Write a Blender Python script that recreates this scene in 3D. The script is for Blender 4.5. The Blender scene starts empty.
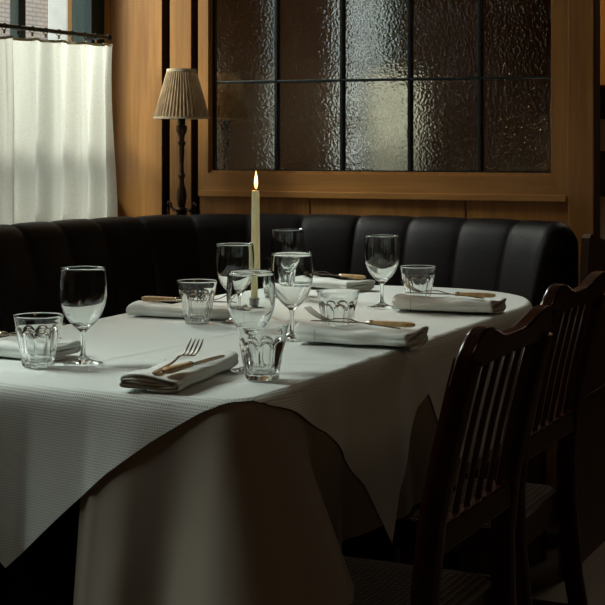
import bpy, bmesh, math, random
from mathutils import Vector, Matrix, noise
random.seed(7)
R = math.radians
PI = math.pi
sc = bpy.context.scene
col = sc.collection

# ------------------------------------------------------------------ camera
YAW = math.atan2(.406, .914)
cam_d = bpy.data.cameras.new('camera')
cam = bpy.data.objects.new('camera', cam_d); col.objects.link(cam)
cam.location = (0, 0, 1.145)
cam.rotation_euler = (R(90), 0, YAW)
cam_d.sensor_width = 36; cam_d.lens = 36*1600/605
cam_d.shift_y = -(302.5-140)/605
cam_d.clip_start = .05
sc.camera = cam

# ------------------------------------------------------------------ light and exposure
sc.view_settings.view_transform = 'Standard'
sc.view_settings.look = 'None'
sc.view_settings.gamma = 1
sc.view_settings.use_curve_mapping = False
sc.view_settings.exposure = 0.72
sc.cycles.use_denoising = True
sc.cycles.max_bounces = 16
sc.cycles.transmission_bounces = 14
sc.cycles.transparent_max_bounces = 16
sc.cycles.glossy_bounces = 8
sc.cycles.diffuse_bounces = 5
sc.cycles.sample_clamp_indirect = 6
world = bpy.data.worlds.new('sky'); sc.world = world
world.use_nodes = True
bg = world.node_tree.nodes['Background']
bg.inputs[0].default_value = (.80, .90, 1.0, 1); bg.inputs[1].default_value = .62

def area(name, loc, target, sx, sy, power, color):
    l = bpy.data.lights.new(name, 'AREA'); l.shape = 'RECTANGLE'; l.size = sx; l.size_y = sy
    l.energy = power; l.color = color
    o = bpy.data.objects.new(name, l); col.objects.link(o); o.location = loc
    d = Vector(target)-Vector(loc)
    o.rotation_euler = d.to_track_quat('-Z', 'Y').to_euler()
    return o
# overcast sky above the street, falling in through the two tall windows
area('sky_light_street_far', (-4.3, 4.85, 3.6), (-2.0, 3.9, 1.2), 1.5, 1.5, 210, (1, .985, .94))
area('sky_light_street_middle', (-4.6, 2.3, 3.8), (-1.5, 2.7, .75), 2.0, 1.8, 250, (.96, .98, .94))
# dim warm fill added for the room's bounce, no lamp seen
area('room_warm_fill', (1.3, .2, 2.75), (-.4, 2.2, .8), .9, .9, 4.5, (1, .70, .42))
area('next_room_fill', (-.9, 5.9, 2.7), (-1.5, 6.4, 1.0), .5, .5, 12, (1, .85, .65))  # fill added to brighten the dark next room, source unseen

# ------------------------------------------------------------------ node helpers
def new_mat(name):
    m = bpy.data.materials.new(name); m.use_nodes = True
    nt = m.node_tree; b = nt.nodes['Principled BSDF']
    return m, nt, b
def N(nt, t, **kw):
    n = nt.nodes.new(t)
    for k, v in kw.items(): setattr(n, k, v)
    return n
def ramp(nt, stops):
    r = N(nt, 'ShaderNodeValToRGB'); e = r.color_ramp.elements
    e[0].position = stops[0][0]; e[0].color = (*stops[0][1], 1)
    e[1].position = stops[-1][0]; e[1].color = (*stops[-1][1], 1)
    for p, c in stops[1:-1]:
        x = e.new(p); x.color = (*c, 1)
    return r
def coords(nt, scale=(1, 1, 1), kind='Object', rot=(0, 0, 0)):
    tc = N(nt, 'ShaderNodeTexCoord'); mp = N(nt, 'ShaderNodeMapping')
    mp.inputs['Scale'].default_value = scale; mp.inputs['Rotation'].default_value = rot
    nt.links.new(tc.outputs[kind], mp.inputs[0]); return mp
def plain(name, c, rough=.5, metal=0, noise_scale=None, var=.12, bump=0, bscale=None, spec=.5):
    m, nt, b = new_mat(name)
    b.inputs['Roughness'].default_value = rough; b.inputs['Metallic'].default_value = metal
    b.inputs['Specular IOR Level'].default_value = spec
    mp = coords(nt)
    nz = N(nt, 'ShaderNodeTexNoise'); nz.inputs['Scale'].default_value = noise_scale or 12; nz.inputs['Detail'].default_value = 4
    nt.links.new(mp.outputs[0], nz.inputs['Vector'])
    r = ramp(nt, [(.3, tuple(x*(1-var) for x in c)), (.7, tuple(min(1, x*(1+var)) for x in c))])
    nt.links.new(nz.outputs[0], r.inputs[0]); nt.links.new(r.outputs[0], b.inputs['Base Color'])
    if bump:
        n2 = N(nt, 'ShaderNodeTexNoise'); n2.inputs['Scale'].default_value = bscale or 80
        nt.links.new(mp.outputs[0], n2.inputs['Vector'])
        bp = N(nt, 'ShaderNodeBump'); bp.inputs['Strength'].default_value = bump; bp.inputs['Distance'].default_value = .002
        nt.links.new(n2.outputs[0], bp.inputs['Height']); nt.links.new(bp.outputs[0], b.inputs['Normal'])
    return m
def wood(name, dark, light, axis='Z', rough=.42, scale=1.0):
    m, nt, b = new_mat(name)
    s = {'Z': (14, 14, .9), 'X': (.9, 14, 14), 'Y': (14, .9, 14)}[axis]
    mp = coords(nt, tuple(x*scale for x in s))
    nz = N(nt, 'ShaderNodeTexNoise'); nz.inputs['Scale'].default_value = 1.2; nz.inputs['Detail'].default_value = 5; nz.inputs['Distortion'].default_value = .8
    nt.links.new(mp.outputs[0], nz.inputs['Vector'])
    s2 = tuple(x*6 for x in s)
    mp2 = coords(nt, tuple(x*scale for x in s2))
    n2 = N(nt, 'ShaderNodeTexNoise'); n2.inputs['Scale'].default_value = 1; n2.inputs['Detail'].default_value = 3
    nt.links.new(mp2.outputs[0], n2.inputs['Vector'])
    ad = N(nt, 'ShaderNodeMix', data_type='FLOAT'); ad.inputs[0].default_value = .35
    nt.links.new(nz.outputs[0], ad.inputs[2]); nt.links.new(n2.outputs[0], ad.inputs[3])
    r = ramp(nt, [(.34, dark), (.66, light)])
    nt.links.new(ad.outputs[0], r.inputs[0]); nt.links.new(r.outputs[0], b.inputs['Base Color'])
    b.inputs['Roughness'].default_value = rough
    bp = N(nt, 'ShaderNodeBump'); bp.inputs['Strength'].default_value = .12; bp.inputs['Distance'].default_value = .002
    nt.links.new(n2.outputs[0], bp.inputs['Height']); nt.links.new(bp.outputs[0], b.inputs['Normal'])
    return m
M = {}
M['oak_v'] = wood('oak upright', (.285, .118, .025), (.475, .212, .050), 'Z')
M['oak_h'] = wood('oak rail', (.285, .118, .025), (.475, .212, .050), 'X')
M['oak_dark'] = wood('oak in dark stain', (.035, .014, .006), (.07, .03, .012), 'Z')
M['oak_mid'] = wood('oak in brown stain', (.035, .014, .005), (.065, .028, .010), 'Z')
M['mahogany'] = wood('mahogany', (.012, .003, .002), (.034, .008, .005), 'Z', .22)
M['floorwood'] = wood('floor boards', (.03, .018, .01), (.06, .036, .02), 'Y', .5)
M['plaster'] = plain('cream plaster', (.30, .24, .16), .9)
M['leather'] = plain('black brown leather', (.009, .0065, .006), .5, 0, 20, .25, .35, 160, .14)
M['green'] = plain('dark green paint', (.012, .022, .02), .6, spec=.2)
M['grey_paint'] = plain('grey paint', (.22, .24, .24), .5)
M['iron'] = plain('black iron', (.012, .012, .013), .4, .8)
M['lead'] = plain('lead came', (.02, .025, .024), .45, .6)
M['bronze'] = plain('old bronze', (.050, .024, .012), .38, .55, 60, .5)
M['steel'] = plain('worn steel', (.32, .27, .20), .26, 1, 60, .2)
M['pewter'] = plain('pewter', (.38, .37, .35), .38, .85, 60, .1)
M['bone'] = plain('pale wood handle', (.56, .36, .16), .35, 0, 90, .25)
M['wax'] = plain('ivory wax', (.97, .94, .72), .4, 0, 10, .02)
M['wax'].node_tree.nodes['Principled BSDF'].inputs['Subsurface Weight'].default_value = .8
M['wax'].node_tree.nodes['Principled BSDF'].inputs['Subsurface Radius'].default_value = (.01, .007, .004)
nt_ = M['wax'].node_tree; tl_ = N(nt_, 'ShaderNodeBsdfTranslucent'); tl_.inputs[0].default_value = (.97, .90, .66, 1); mx_ = N(nt_, 'ShaderNodeMixShader'); mx_.inputs[0].default_value = .5
nt_.links.new(nt_.nodes['Principled BSDF'].outputs[0], mx_.inputs[1]); nt_.links.new(tl_.outputs[0], mx_.inputs[2]); nt_.links.new(mx_.outputs[0], nt_.nodes['Material Output'].inputs[0])
M['char'] = plain('charred wick', (.01, .008, .006), .9)
M['tile'] = plain('grey glazed tile', (.45, .45, .42), .3)
M['ply'] = wood('table board', (.10, .05, .02), (.17, .09, .04), 'Y')

def mat_glass():
    m, nt, b = new_mat('clear glass')
    b.inputs['Base Color'].default_value = (.965, .985, .975, 1)
    b.inputs['Roughness'].default_value = 0.0
    b.inputs['IOR'].default_value = 1.47
    b.inputs['Transmission Weight'].default_value = 1
    return m
M['glass'] = mat_glass()
def mat_pane():
    m, nt, b = new_mat('window pane glass')
    out = nt.nodes['Material Output']
    tr = N(nt, 'ShaderNodeBsdfTransparent'); tr.inputs[0].default_value = (.95, .98, .96, 1)
    gl = N(nt, 'ShaderNodeBsdfGlossy'); gl.inputs['Roughness'].default_value = .02
    lw = N(nt, 'ShaderNodeLayerWeight'); pw = N(nt, 'ShaderNodeMath', operation='POWER'); pw.inputs[1].default_value = 5; nt.links.new(lw.outputs['Facing'], pw.inputs[0])
    fr = N(nt, 'ShaderNodeMath', operation='MULTIPLY_ADD'); fr.inputs[1].default_value = .9; fr.inputs[2].default_value = .04; nt.links.new(pw.outputs[0], fr.inputs[0])
    mx = N(nt, 'ShaderNodeMixShader')
    nt.links.new(fr.outputs[0], mx.inputs[0]); nt.links.new(tr.outputs[0], mx.inputs[1]); nt.links.new(gl.outputs[0], mx.inputs[2])
    nt.links.new(mx.outputs[0], out.inputs[0]); return m
M['pane'] = mat_pane()
def mat_obscure():
    m, nt, b = new_mat('hammered antique mirror glass')
    b.inputs['Metallic'].default_value = 1
    b.inputs['Roughness'].default_value = .03
    mp = coords(nt)
    nz = N(nt, 'ShaderNodeTexNoise'); nz.inputs['Scale'].default_value = 125; nz.inputs['Detail'].default_value = 2; nz.inputs['Roughness'].default_value = .5
    nt.links.new(mp.outputs[0], nz.inputs['Vector'])
    vo = N(nt, 'ShaderNodeTexVoronoi'); vo.inputs['Scale'].default_value = 140; vo.feature = 'SMOOTH_F1'
    nt.links.new(mp.outputs[0], vo.inputs['Vector'])
    ad = N(nt, 'ShaderNodeMath', operation='ADD'); nt.links.new(nz.outputs[0], ad.inputs[0]); nt.links.new(vo.outputs['Distance'], ad.inputs[1])
    bp = N(nt, 'ShaderNodeBump'); bp.inputs['Strength'].default_value = .35; bp.inputs['Distance'].default_value = .0004
    nt.links.new(ad.outputs[0], bp.inputs['Height']); nt.links.new(bp.outputs[0], b.inputs['Normal'])
    g2 = N(nt, 'ShaderNodeBsdfGlossy'); g2.inputs['Roughness'].default_value = .07
    n5 = N(nt, 'ShaderNodeTexNoise'); n5.inputs['Scale'].default_value = 125; n5.inputs['Detail'].default_value = 1; nt.links.new(mp.outputs[0], n5.inputs['Vector'])
    b5 = N(nt, 'ShaderNodeBump'); b5.inputs['Strength'].default_value = .8; b5.inputs['Distance'].default_value = .0022
    nt.links.new(n5.outputs[0], b5.inputs['Height']); nt.links.new(b5.outputs[0], g2.inputs['Normal'])
    mx = N(nt, 'ShaderNodeMixShader'); mx.inputs[0].default_value = .16
    nt.links.new(b.outputs[0], mx.inputs[1]); nt.links.new(g2.outputs[0], mx.inputs[2]); nt.links.new(mx.outputs[0], nt.nodes['Material Output'].inputs[0])
    n3 = N(nt, 'ShaderNodeTexNoise'); n3.inputs['Scale'].default_value = 4
    nt.links.new(mp.outputs[0], n3.inputs['Vector'])
    r = ramp(nt, [(.3, (.56, .53, .46)), (.7, (.74, .70, .61))])
    nt.links.new(n3.outputs[0], r.inputs[0]); nt.links.new(r.outputs[0], b.inputs['Base Color']); nt.links.new(r.outputs[0], g2.inputs[0])
    return m
M['obscure'] = mat_obscure()
def mat_curtain():
    m, nt, b = new_mat('thin linen curtain')
    out = nt.nodes['Material Output']
    mp = coords(nt, (1, 1, 1))
    w = N(nt, 'ShaderNodeTexNoise'); w.inputs['Scale'].default_value = 260
    nt.links.new(mp.outputs[0], w.inputs['Vector'])
    r = ramp(nt, [(.3, (.54, .53, .46)), (.7, (.63, .61, .53))]); nt.links.new(w.outputs[0], r.inputs[0])
    df = N(nt, 'ShaderNodeBsdfDiffuse'); tl = N(nt, 'ShaderNodeBsdfTranslucent')
    nt.links.new(r.outputs[0], df.inputs[0]); nt.links.new(r.outputs[0], tl.inputs[0])
    mx = N(nt, 'ShaderNodeMixShader'); mx.inputs[0].default_value = .55
    nt.links.new(df.outputs[0], mx.inputs[1]); nt.links.new(tl.outputs[0], mx.inputs[2])
    nt.links.new(mx.outputs[0], out.inputs[0]); return m
M['curtain'] = mat_curtain()
def mat_cloth(name, c, pitch, depth, contrast):
    m, nt, b = new_mat(name)
    tc = N(nt, 'ShaderNodeTexCoord'); sp = N(nt, 'ShaderNodeSeparateXYZ'); nt.links.new(tc.outputs['UV'], sp.inputs[0])
    outs = []
    for i in (0, 1):
        a = N(nt, 'ShaderNodeMath', operation='MULTIPLY'); a.inputs[1].default_value = 2*PI/pitch
        nt.links.new(sp.outputs[i], a.inputs[0])
        s = N(nt, 'ShaderNodeMath', operation='SINE'); nt.links.new(a.outputs[0], s.inputs[0])
        outs.append(s)
    mx = N(nt, 'ShaderNodeMath', operation='MAXIMUM'); nt.links.new(outs[0].outputs[0], mx.inputs[0]); nt.links.new(outs[1].outputs[0], mx.inputs[1])
    r = ramp(nt, [(0, tuple(x*(1-contrast) for x in c)), (1, c)])
    mr = N(nt, 'ShaderNodeMapRange'); mr.inputs[1].default_value = -.6; mr.inputs[2].default_value = .7
    nt.links.new(mx.outputs[0], mr.inputs[0]); nt.links.new(mr.outputs[0], r.inputs[0])
    nt.links.new(r.outputs[0], b.inputs['Base Color'])
    b.inputs['Roughness'].default_value = .85; b.inputs['Specular IOR Level'].default_value = .2
    bp = N(nt, 'ShaderNodeBump'); bp.inputs['Strength'].default_value = .5; bp.inputs['Distance'].default_value = depth
    nt.links.new(mr.outputs[0], bp.inputs['Height'])
    nz = N(nt, 'ShaderNodeTexNoise'); nz.inputs['Scale'].default_value = 5; nz.inputs['Detail'].default_value = 3
    nt.links.new(tc.outputs['UV'], nz.inputs['Vector'])
    b2 = N(nt, 'ShaderNodeBump'); b2.inputs['Strength'].default_value = .35; b2.inputs['Distance'].default_value = .01
    nt.links.new(nz.outputs[0], b2.inputs['Height']); nt.links.new(bp.outputs[0], b2.inputs['Normal']); nt.links.new(b2.outputs[0], b.inputs['Normal'])
    return m
M['waffle'] = mat_cloth('white waffle cloth', (.77, .81, .775), .0043, .0008, .36)
M['linen'] = mat_cloth('plain beige cloth', (.25, .215, .17), .0011, .0001, .05)
M['napkin'] = mat_cloth('napkin linen', (.76, .79, .75), .0010, .0001, .06)
M['tape'] = plain('tan header tape', (.60, .52, .36), .9)  # sun on the curtain hem, put into the colour as tan
def mat_shade():
    m, nt, b = new_mat('gathered straw fabric')
    out = nt.nodes['Material Output']
    mp = coords(nt, (40, 40, 6)); nz = N(nt, 'ShaderNodeTexNoise'); nz.inputs['Scale'].default_value = 3
    nt.links.new(mp.outputs[0], nz.inputs['Vector'])
    r = ramp(nt, [(.3, (.27, .17, .09)), (.7, (.50, .35, .20))]); nt.links.new(nz.outputs[0], r.inputs[0])
    nt.links.new(r.outputs[0], b.inputs['Base Color']); b.inputs['Roughness'].default_value = .9
    tl = N(nt, 'ShaderNodeBsdfTranslucent'); nt.links.new(r.outputs[0], tl.inputs[0])
    mx = N(nt, 'ShaderNodeMixShader'); mx.inputs[0].default_value = .15
    nt.links.new(b.outputs[0], mx.inputs[1]); nt.links.new(tl.outputs[0], mx.inputs[2]); nt.links.new(mx.outputs[0], out.inputs[0])
    return m
M['shade'] = mat_shade()
M['shade_trim'] = plain('pale braid', (.55, .43, .29), .9)
def mat_brick():
    m, nt, b = new_mat('pink brick')
    mp = coords(nt, (1, 1, 1), 'Object')
    sp = N(nt, 'ShaderNodeSeparateXYZ'); cb = N(nt, 'ShaderNodeCombineXYZ')
    nt.links.new(mp.outputs[0], sp.inputs[0]); nt.links.new(sp.outputs[1], cb.inputs[0]); nt.links.new(sp.outputs[2], cb.inputs[1])
    br = N(nt, 'ShaderNodeTexBrick'); br.inputs['Scale'].default_value = 1
    br.inputs['Brick Width'].default_value = .22; br.inputs['Row Height'].default_value = .07; br.inputs['Mortar Size'].default_value = .011
    br.inputs['Color1'].default_value = (.80, .60, .47, 1); br.inputs['Color2'].default_value = (.86, .68, .55, 1); br.inputs['Mortar'].default_value = (.52, .43, .37, 1)
    nt.links.new(cb.outputs[0], br.inputs['Vector']); nt.links.new(br.outputs[0], b.inputs['Base Color'])
    b.inputs['Roughness'].default_value = .9; return m
M['brick'] = mat_brick()
def mat_rush():
    m, nt, b = new_mat('woven seat fabric')
    mp = coords(nt, (1, 1, 1)); sp = N(nt, 'ShaderNodeSeparateXYZ'); nt.links.new(mp.outputs[0], sp.inputs[0])
    o = []
    for i in (0, 1):
        a = N(nt, 'ShaderNodeMath', operation='MULTIPLY'); a.inputs[1].default_value = 2*PI/.011; nt.links.new(sp.outputs[i], a.inputs[0])
        s = N(nt, 'ShaderNodeMath', operation='SINE'); nt.links.new(a.outputs[0], s.inputs[0]); o.append(s)
    mu = N(nt, 'ShaderNodeMath', operation='MINIMUM'); nt.links.new(o[0].outputs[0], mu.inputs[0]); nt.links.new(o[1].outputs[0], mu.inputs[1])
    r = ramp(nt, [(.0, (.03, .018, .012)), (.6, (.24, .17, .11))]); nt.links.new(mu.outputs[0], r.inputs[0])
    nt.links.new(r.outputs[0], b.inputs['Base Color']); b.inputs['Roughness'].default_value = .8
    bp = N(nt, 'ShaderNodeBump'); bp.inputs['Distance'].default_value = .002; nt.links.new(mu.outputs[0], bp.inputs['Height']); nt.links.new(bp.outputs[0], b.inputs['Normal'])
    return m
M['rush'] = mat_rush()
def mat_flame():
    m, nt, b = new_mat('candle flame')
    out = nt.nodes['Material Output']; e = N(nt, 'ShaderNodeEmission')
    mp = coords(nt); sp = N(nt, 'ShaderNodeSeparateXYZ'); nt.links.new(mp.outputs[0], sp.inputs[0])
    mr = N(nt, 'ShaderNodeMapRange'); mr.inputs[1].default_value = 0; mr.inputs[2].default_value = .045; nt.links.new(sp.outputs[2], mr.inputs[0])
    r = ramp(nt, [(0, (.9, .25, .05)), (.25, (1, .50, .14)), (.6, (1, .72, .30)), (1, (1, .32, .05))]); nt.links.new(mr.outputs[0], r.inputs[0])
    nt.links.new(r.outputs[0], e.inputs[0]); e.inputs[1].default_value = 3.2
    nt.links.new(e.outputs[0], out.inputs[0]); return m
M['flame'] = mat_flame()

# ------------------------------------------------------------------ mesh helpers
def link(name, me, mat, parent=None):
    o = bpy.data.objects.new(name, me); col.objects.link(o)
    if mat is not None: me.materials.append(mat)
    if parent is not None: o.parent = parent
    return o
def mesh(name, vs, fs, mat, parent=None, smooth=True, uvs=None):
    me = bpy.data.meshes.new(name); me.from_pydata([tuple(v) for v in vs], [], fs)
    if uvs is not None:
        ul = me.uv_layers.new(name='UVMap')
        for lp in me.loops: ul.data[lp.index].uv = uvs[lp.vertex_index]
    if smooth:
        for p in me.polygons: p.use_smooth = True
    me.update()
    return link(name, me, mat, parent)
class MB:
    def __init__(s): s.v = []; s.f = []
    def add(s, vs, fs):
        b = len(s.v); s.v += [Vector(v) for v in vs]; s.f += [tuple(b+i for i in f) for f in fs]; return s
    def box(s, x0, x1, y0, y1, z0, z1, mtx=None, bev=0):
        bm = bmesh.new(); bmesh.ops.create_cube(bm, size=1)
        bmesh.ops.scale(bm, vec=(x1-x0, y1-y0, z1-z0), verts=bm.verts)
        if bev: bmesh.ops.bevel(bm, geom=bm.edges[:], offset=bev, segments=2, affect='EDGES', profile=.6)
        bmesh.ops.translate(bm, vec=((x0+x1)/2, (y0+y1)/2, (z0+z1)/2), verts=bm.verts)
        if mtx is not None: bmesh.ops.transform(bm, matrix=mtx, verts=bm.verts)
        bm.verts.index_update()
        s.add([v.co.copy() for v in bm.verts], [tuple(v.index for v in f.verts) for f in bm.faces]); bm.free(); return s
    def lathe(s, prof, n=40, c=(0, 0, 0), caps=False):
        vs = []; fs = []
        for r, z in prof:
            for k in range(n):
                a = 2*PI*k/n; vs.append((c[0]+r*math.cos(a), c[1]+r*math.sin(a), c[2]+z))
        for i in range(len(prof)-1):
            for k in range(n):
                k2 = (k+1) % n; fs.append((i*n+k, i*n+k2, (i+1)*n+k2, (i+1)*n+k))
        if caps:
            fs.append(tuple(reversed(range(n)))); fs.append(tuple((len(prof)-1)*n+k for k in range(n)))
        return s.add(vs, fs)
    def sweep(s, pts, ra, rb=None, n=8, up=(0, 0, 1), sq=2.0):
        # elliptic (or squarish) section swept along pts; ra, rb lists or numbers
        pts = [Vector(p) for p in pts]; m = len(pts)
        ra = ra if isinstance(ra, (list, tuple)) else [ra]*m
        rb = ra if rb is None else (rb if isinstance(rb, (list, tuple)) else [rb]*m)
        vs = []; fs = []
        for i, p in enumerate(pts):
            t = (pts[min(i+1, m-1)]-pts[max(i-1, 0)]).normalized()
            u = Vector(up); sd = t.cross(u)
            if sd.length < 1e-4: sd = t.cross(Vector((1, 0, 0)))
            sd.normalize(); u = sd.cross(t).normalized()
            for k in range(n):
                a = 2*PI*(k+.5)/n; ca, sa = math.cos(a), math.sin(a)
                q = (abs(ca)**sq+abs(sa)**sq)**(-1/sq)
                vs.append(p+sd*(ra[i]*ca*q)+u*(rb[i]*sa*q))
        for i in range(m-1):
            for k in range(n):
                k2 = (k+1) % n; fs.append((i*n+k, i*n+k2, (i+1)*n+k2, (i+1)*n+k))
        fs.append(tuple(reversed(range(n)))); fs.append(tuple((m-1)*n+k for k in range(n)))
        return s.add(vs, fs)
    def prism(s, outline, fn, d0, d1):
        # outline 2D points, fn(a,b,d) -> 3D
        n = len(outline)
        vs = [fn(a, b, d0) for a, b in outline]+[fn(a, b, d1) for a, b in outline]
        fs = [tuple(reversed(range(n))), tuple(range(n, 2*n))]+[(i, (i+1) % n, n+(i+1) % n, n+i) for i in range(n)]
        return s.add(vs, fs)
    def build(s, name, mat, parent=None, smooth=True, auto=35):
        o = mesh(name, s.v, s.f, mat, parent, smooth)
        bm = bmesh.new(); bm.from_mesh(o.data); bmesh.ops.recalc_face_normals(bm, faces=bm.faces)
        if smooth and auto:
            for e in bm.edges:
                if len(e.link_faces) == 2 and e.calc_face_angle(0) > R(auto): e.smooth = False
        bm.to_mesh(o.data); bm.free()
        return o
def tag(o, label=None, cat=None, group=None, kind=None):
    if label: o['label'] = label
    if cat: o['category'] = cat
    if group: o['group'] = group
    if kind: o['kind'] = kind
    return o
def empty(name, loc=(0, 0, 0), rz=0):
    o = bpy.data.objects.new(name, None); col.objects.link(o); o.location = loc; o.rotation_euler = (0, 0, rz)
    o.empty_display_size = .05; return o
def copy_tree(o, parent=None):
    c = o.copy(); col.objects.link(c)
    if parent is not None: c.parent = parent
    for ch in list(o.children):
        if ch != c: copy_tree(ch, c)
    return c
def at(x, y, z=.752):
    "pixel of a point at height z -> world point"
    D = (1.145-z)*1600/(y-140); d = (x-302.5)/1600
    return Vector((D*(.914*d-.406), D*(.914+.406*d), z))
def struct(o): o['kind'] = 'structure'; return o
def lerp_tab(tab, x):
    if x <= tab[0][0]: return tab[0][1]
    for (a, va), (b, vb) in zip(tab, tab[1:]):
        if x <= b: return va+(vb-va)*(x-a)/(b-a)
    return tab[-1][1]

# ------------------------------------------------------------------ room shell
XL = -2.74; YB = 4.60; XR = 2.6; YF = -3.4; H = 2.9
struct(MB().box(XL-.3, XR+.1, YF-.1, 7.2, -.1, 0).build('floor', M['floorwood'], smooth=False))
struct(MB().box(XL-.3, XR+.1, YF-.1, 7.2, H, H+.1).build('ceiling', M['plaster'], smooth=False))
struct(MB().box(XR, XR+.1, YF, 7.2, 0, H).build('wall_right', M['oak_dark'], smooth=False))
struct(MB().box(XL-.2, XR, YF-.1, YF, 0, H).build('wall_front', M['oak_dark'], smooth=False))
struct(MB().box(XL-.2, XR, 6.6, 6.7, 0, H).build('wall_beyond', M['oak_dark'], smooth=False))
# left wall: panelled, with three window openings
WIN = [(3.80, 4.59), (1.86, 2.61)]; ZS, ZT = .95, 2.62
wl = MB()
ys = [YF]+[v for a, b in sorted(WIN) for v in (a, b)]+[7.2]
for i in range(0, len(ys), 2): wl.box(XL-.10, XL, ys[i], ys[i+1], 0, H)
for a, b in WIN: wl.box(XL-.10, XL, a, b, 0, ZS); wl.box(XL-.10, XL, a, b, ZT, H)
struct(wl.build('wall_left', M['oak_v'], smooth=False))

# back wall, built of boards, rails and one long leaded light
XG0, XG1, ZG0, ZG1 = -2.368, -1.243, 1.047, 1.90
wb = MB()
wb.box(XL-.1, -2.548, YB, YB+.06, 0, H)                 # wide flat panel beside the curtain
wb.box(-2.515, -2.438, YB-.004, YB+.06, 0, H)           # narrow board
wb.box(-2.408, -1.19, YB+.004, YB+.06, 0, .963)         # panelling under the window
wb.box(-2.408, -1.19, YB+.004, YB+.06, ZG1+.085, H)
struct(wb.build('wall_back', M['oak_v'], smooth=False))
struct(MB().box(-2.60, -1.196, YB+.0605, YB+.072, 0, H).build('wall_backing', M['oak_dark'], smooth=False))  # dark tone paints shade into the bottom of the board grooves
for x in (-2.02, -1.508):
    struct(MB().box(x-.002, x+.002, YB+.0025, YB+.005, 0, .96).build('trim_board_joint', M['oak_dark'], smooth=False))
struct(MB().box(-1.19, -1.113, YB-.012, YB+.07, 0, H, bev=.003).build('trim_1', M['oak_v'], smooth=False))
struct(MB().box(-1.114, -1.110, YB-.006, YB+.055, 0, H).build('trim_2', M['oak_dark'], smooth=False))
gl_ = MB()
for x in (-2.548, -2.5165, -2.438, -2.4095): gl_.box(x, x+.0015, YB+.003, YB+.0605, 0, H)
struct(gl_.build('groove_shade', M['oak_dark'], smooth=False))  # thin dark strips added as painted shade on the groove sides
# leaded window: frame of four mitred rails, lip, came, ten panes
wroot = empty('window_1', (0, 0, 0)); struct(wroot)
def rail(p0, p1, q1, q0, y0, y1, mat, name='frame_rail'):
    MB().prism([p0, p1, q1, q0], lambda a, b, d: (a, d, b), y0, y1).build(name, mat, wroot, smooth=False)
fo = (-2.408, -1.19, .963, ZG1+.08); fi = (XG0-.004, XG1+.004, ZG0-.008, ZG1+.004)
y0, y1 = YB-.010, YB+.05
rail((fo[0], fo[2]), (fo[1], fo[2]), (fi[1], fi[2]), (fi[0], fi[2]), y0, y1, M['oak_h'])
rail((fo[0], fo[3]), (fo[1], fo[3]), (fi[1], fi[3]), (fi[0], fi[3]), y0, y1, M['oak_h'])
rail((fo[0], fo[2]), (fo[0], fo[3]), (fi[0], fi[3]), (fi[0], fi[2]), y0, y1, M['oak_v'])
rail((fo[1], fo[2]), (fo[1], fo[3]), (fi[1], fi[3]), (fi[1], fi[2]), y0, y1, M['oak_v'])
lip = MB()
lip.box(XG0-.007, XG1+.007, YB+.000, YB+.03, ZG0-.012, ZG0); lip.box(XG0-.007, XG1+.007, YB, YB+.03, ZG1, ZG1+.01)
lip.box(XG0-.007, XG0, YB, YB+.03, ZG0-.01, ZG1+.01); lip.box(XG1, XG1+.007, YB, YB+.03, ZG0-.01, ZG1+.01)
lip.build('glazing_bead', M['oak_v'], wroot, smooth=False)
# raised step across the bottom rail
MB().box(-2.404, -1.194, YB-.016, YB-.009, .963, .983, bev=.002).build('sill_moulding', M['oak_h'], wroot, smooth=False)
cw = (XG1-XG0)/5; rh = (ZG1-ZG0)/3
cm = MB()
for i in range(1, 5): cm.box(XG0+i*cw-.005, XG0+i*cw+.005, YB+.014, YB+.026, ZG0, ZG1, bev=.002)
for j in range(1, 3): cm.box(XG0, XG1, YB+.014, YB+.026, ZG0+j*rh-.004, ZG0+j*rh+.004, bev=.002)
cm.box(XG0, XG0+.010, YB+.014, YB+.026, ZG0, ZG1); cm.box(XG1-.004, XG1, YB+.014, YB+.026, ZG0, ZG1); cm.box(XG0, XG1, YB+.014, YB+.026, ZG0, ZG0+.004)
cm.build('lead_came', M['lead'], wroot, smooth=False)
for i in range(5):
    for j in range(3):
        x0, x1 = XG0+i*cw, XG0+(i+1)*cw; z0, z1 = ZG0+j*rh, ZG0+(j+1)*rh
        tilt = Matrix.Translation(((x0+x1)/2, YB+.0305, (z0+z1)/2)) @ Matrix.Rotation(R([4.5, .5, 0, 0, 0][i]), 4, 'Z')
        MB().box(-(x1-x0)/2, (x1-x0)/2, -.0015, .0015, -(z1-z0)/2, (z1-z0)/2, mtx=tilt).build('textured_pane', M['obscure'], wroot, smooth=False)

# street windows in the left wall
for n, (a, b) in enumerate(WIN):
    r = empty('window_%d' % (n+2), (0, 0, 0)); struct(r)
    f = MB(); X0, X1 = XL-.095, XL-.02
    f.box(X0, X1, a, a+.07, ZS, ZT); f.box(X0, X1, b-.08 if n == 0 else b-.07, b, ZS, ZT)
    f.box(X0, X1, a, b, ZS, ZS+.06); f.box(X0, X1, a, b, ZT-.06, ZT)
    f.build('window_frame', M['green'], r, smooth=False)
    g = MB()
    mids = [4.138] if n == 0 else [a+(b-a)*k/2 for k in (1,)]
    for y in mids: g.box(-2.81, -2.78, y-.02, y+.02, ZS, ZT)
    for z in (1.22, 2.1): g.box(-2.81, -2.78, a, b, z-.02, z+.02)
    g.build('glazing_bar', M['green'], r, smooth=False)
    MB().box(X0+.045, X0+.049, a+.02, b-.02, ZS+.02, ZT-.02).build('pane', M['pane'], r, smooth=False)
    MB().box(XL-.02, XL+.03, a, b, ZS-.03, ZS).build('window_sill', M['oak_dark'], r, smooth=False)
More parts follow.
